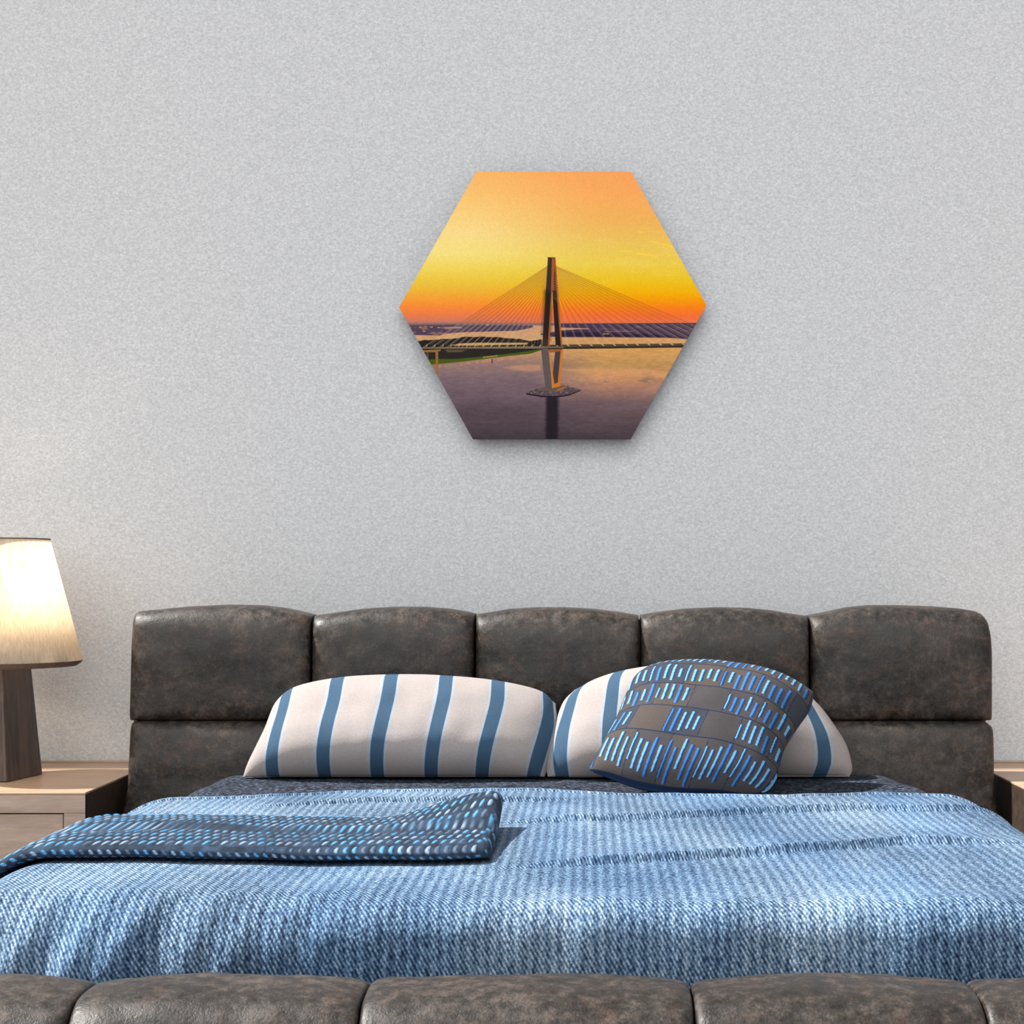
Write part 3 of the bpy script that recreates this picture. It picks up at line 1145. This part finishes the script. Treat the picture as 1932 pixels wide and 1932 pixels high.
    over(poly_mask(X, Y, [(1035, 659), (1061, 658), (1058, 662.5), (1036, 665.5)]), (160, 92, 52))
    over(poly_mask(X, Y, [(1020.7, 658), (1036, 658), (1041.4, 732.5), (1028.8, 731)]), (94, 86, 84))
    over(poly_mask(X, Y, [(1034.6, 660), (1037.5, 666), (1045.5, 723), (1047, 731), (1041.4, 732.5), (1040, 712)]), (206, 122, 48))

    # cables: dark against the sky, pale against land
    def cable(x0, y0, x1, y1, a, w=0.8):
        A = seg_alpha(X, Y, x0, y0, x1, y1, w)
        over(A * (Y <= 611), (150, 84, 36), a)
        over(A * (Y > 611), (224, 190, 152), a * 0.95)
    NC = 17
    for i in range(NC):
        f = i / (NC - 1)
        ty = 502 + 52 * f ** 1.25
        tl = 1033 - 8 * (ty - 502) / 100
        cable(tl, ty, 799 + 221 * f ** 0.96, 655, 0.80 - 0.25 * f)
        cable(tl, ty + 2, 788 + 226 * f ** 0.96 + 24 * (1 - f), 650, 0.42)
        cable(1048 + 6 * (ty - 502) / 100, ty, 1402 - 351 * f ** 0.95, 653, 0.80 - 0.3 * f)
        cable(1048 + 6 * (ty - 502) / 100, ty + 2.5, 1384 - 335 * f ** 0.95, 649, 0.42)
    # deck
    over(poly_mask(X, Y, [(780, 655.4), (1023, 653.2), (1023, 657.8), (780, 658.2)]), (128, 112, 84))
    over(seg_alpha(X, Y, 780, 658.6, 1023, 658.4, 1.4), (40, 36, 32), 0.9)
    over(poly_mask(X, Y, [(1040, 650.5), (1330, 647.5), (1330, 653.5), (1060, 657.8), (1023, 657.8), (1023, 654)]), (64, 54, 44))
    over(seg_alpha(X, Y, 1060, 653.2, 1330, 649.7, 1.2), (122, 102, 78), 0.8)
    over(seg_alpha(X, Y, 1035, 658, 1330, 654.2, 1.8), (34, 28, 26), 0.95)
    over(seg_alpha(X, Y, 1014, 655, 1062, 655.2, 3.0), (118, 102, 84), 0.95)
    for i in range(17):
        xx = 1051 + 21.8 * i
        over(seg_alpha(X, Y, xx - 3, 650.5 - i * .2, xx + 1, 652.8 - i * 0.2, 1.6), (226, 196, 150), 0.9)
        xx = 1018 - 15.3 * i
        over(seg_alpha(X, Y, xx, 654, xx + 2.4, 650.5, 1.5), (222, 186, 132), 0.85)
    # near approach pier on the left
    over(poly_mask(X, Y, [(798, 661), (832, 659), (831, 662), (822, 664.5), (800, 664.5)]), (150, 110, 66))
    over(poly_mask(X, Y, [(821.6, 664), (826.6, 664), (826.2, 712), (823, 712)]), (158, 104, 56))
    over(poly_mask(X, Y, [(805, 664), (808, 664), (808.5, 676), (806, 676)]), (120, 84, 52))
    over(seg_alpha(X, Y, 816, 693, 824, 691.5, 2), (170, 108, 66), 0.9)

    # pylon above the deck
    over(poly_mask(X, Y, [(1040.5, 490), (1048, 488), (1060.9, 652), (1048.2, 652), (1042, 548)]), (44, 34, 34))
    over(poly_mask(X, Y, [(1046.2, 488), (1048.2, 488), (1061, 652), (1058.2, 652), (1053, 590)]), (176, 98, 40))
    over(poly_mask(X, Y, [(1038, 490), (1046, 488), (1051, 548), (1041.6, 548)]), (128, 68, 40))
    for i in range(15):
        yy = 494 + i * 4.6
        xx = 1044.4 + i * 0.12
        over(seg_alpha(X, Y, xx, yy, xx + 0.6 + i * 0.28, yy + 2.2, 1.6), (50, 32, 34), 0.85)
        if i > 4:
            over(seg_alpha(X, Y, xx - 2.2, yy + 1, xx + 6, yy + 11, 0.7), (226, 190, 140), 0.5)
    over(poly_mask(X, Y, [(1033.8, 486.2), (1041.6, 485.6), (1041.4, 545), (1036, 653), (1023, 653)]),
         (60, 48, 44))
    over(poly_mask(X, Y, [(1029.5, 550), (1040, 552), (1036, 640), (1025, 630)], 14), (30, 26, 26), 0.8)
    over(poly_mask(X, Y, [(1041.2, 486), (1046, 485.6), (1048, 488), (1042.5, 548), (1036.6, 653), (1033.6, 653), (1039.5, 556)]), (166, 90, 42))
    over(seg_alpha(X, Y, 1033.8, 486, 1047.5, 486.6, 1.6), (62, 44, 40), 0.9)
    over(seg_alpha(X, Y, 1042.4, 552, 1041.4, 575, 0.8), (255, 200, 90), 0.7)
    over(seg_alpha(X, Y, 1021, 630.5, 1025, 630.5, 1.6), (24, 18, 24), 0.9)
    g = vnoise(X, Y, 1.7, 1.7, 77, 1)
    img = img * (1 + 0.05 * (g - 0.5))[..., None]
    return np.clip(img, 0, 255)


def build_print():
    nx, ny = 760, 660
    ys = np.linspace(324, 828, ny)
    xl = np.where(ys < 580, np.interp(ys, [324, 580], [898.5, 753]), np.interp(ys, [580, 828], [753, 892]))
    xr = np.where(ys < 576, np.interp(ys, [324, 576], [1191, 1333]), np.interp(ys, [576, 828], [1333, 1190]))
    s = np.linspace(0, 1, nx)
    X = xl[:, None] * (1 - s) + xr[:, None] * s
    Y = np.repeat(ys[:, None], nx, 1)
    img = paint(X, Y)
    c = lin(img) * 0.93
    W = np.stack([(X - VX) / F * PY, np.full_like(X, PY), EYE + (VY - Y) / F * PY], -1).reshape(-1, 3)
    idx = np.arange(nx * ny).reshape(ny, nx)
    q = np.stack([idx[:-1, :-1], idx[1:, :-1], idx[1:, 1:], idx[:-1, 1:]], -1).reshape(-1, 4)
    me = bpy.data.meshes.new('print')
    me.vertices.add(len(W))
    me.vertices.foreach_set('co', W.astype(np.float32).ravel())
    me.loops.add(q.size)
    me.loops.foreach_set('vertex_index', q.astype(np.int32).ravel())
    me.polygons.add(len(q))
    me.polygons.foreach_set('loop_start', np.arange(0, q.size, 4, dtype=np.int32))
    me.update(calc_edges=True)
    a = me.color_attributes.new('Col', 'FLOAT_COLOR', 'POINT')
    rgba = np.concatenate([c.reshape(-1, 3), np.ones((len(W), 1))], 1).astype(np.float32)
    a.data.foreach_set('color', rgba.ravel())
    me.materials.append(M_print)
    o = bpy.data.objects.new('print', me)
    C.objects.link(o)
    o.parent = pic
    o.location = tuple(-pic.location[i] for i in range(3))
    return o


build_print()['label'] = 'sunset photo of a cable-stayed bridge over a wide river'
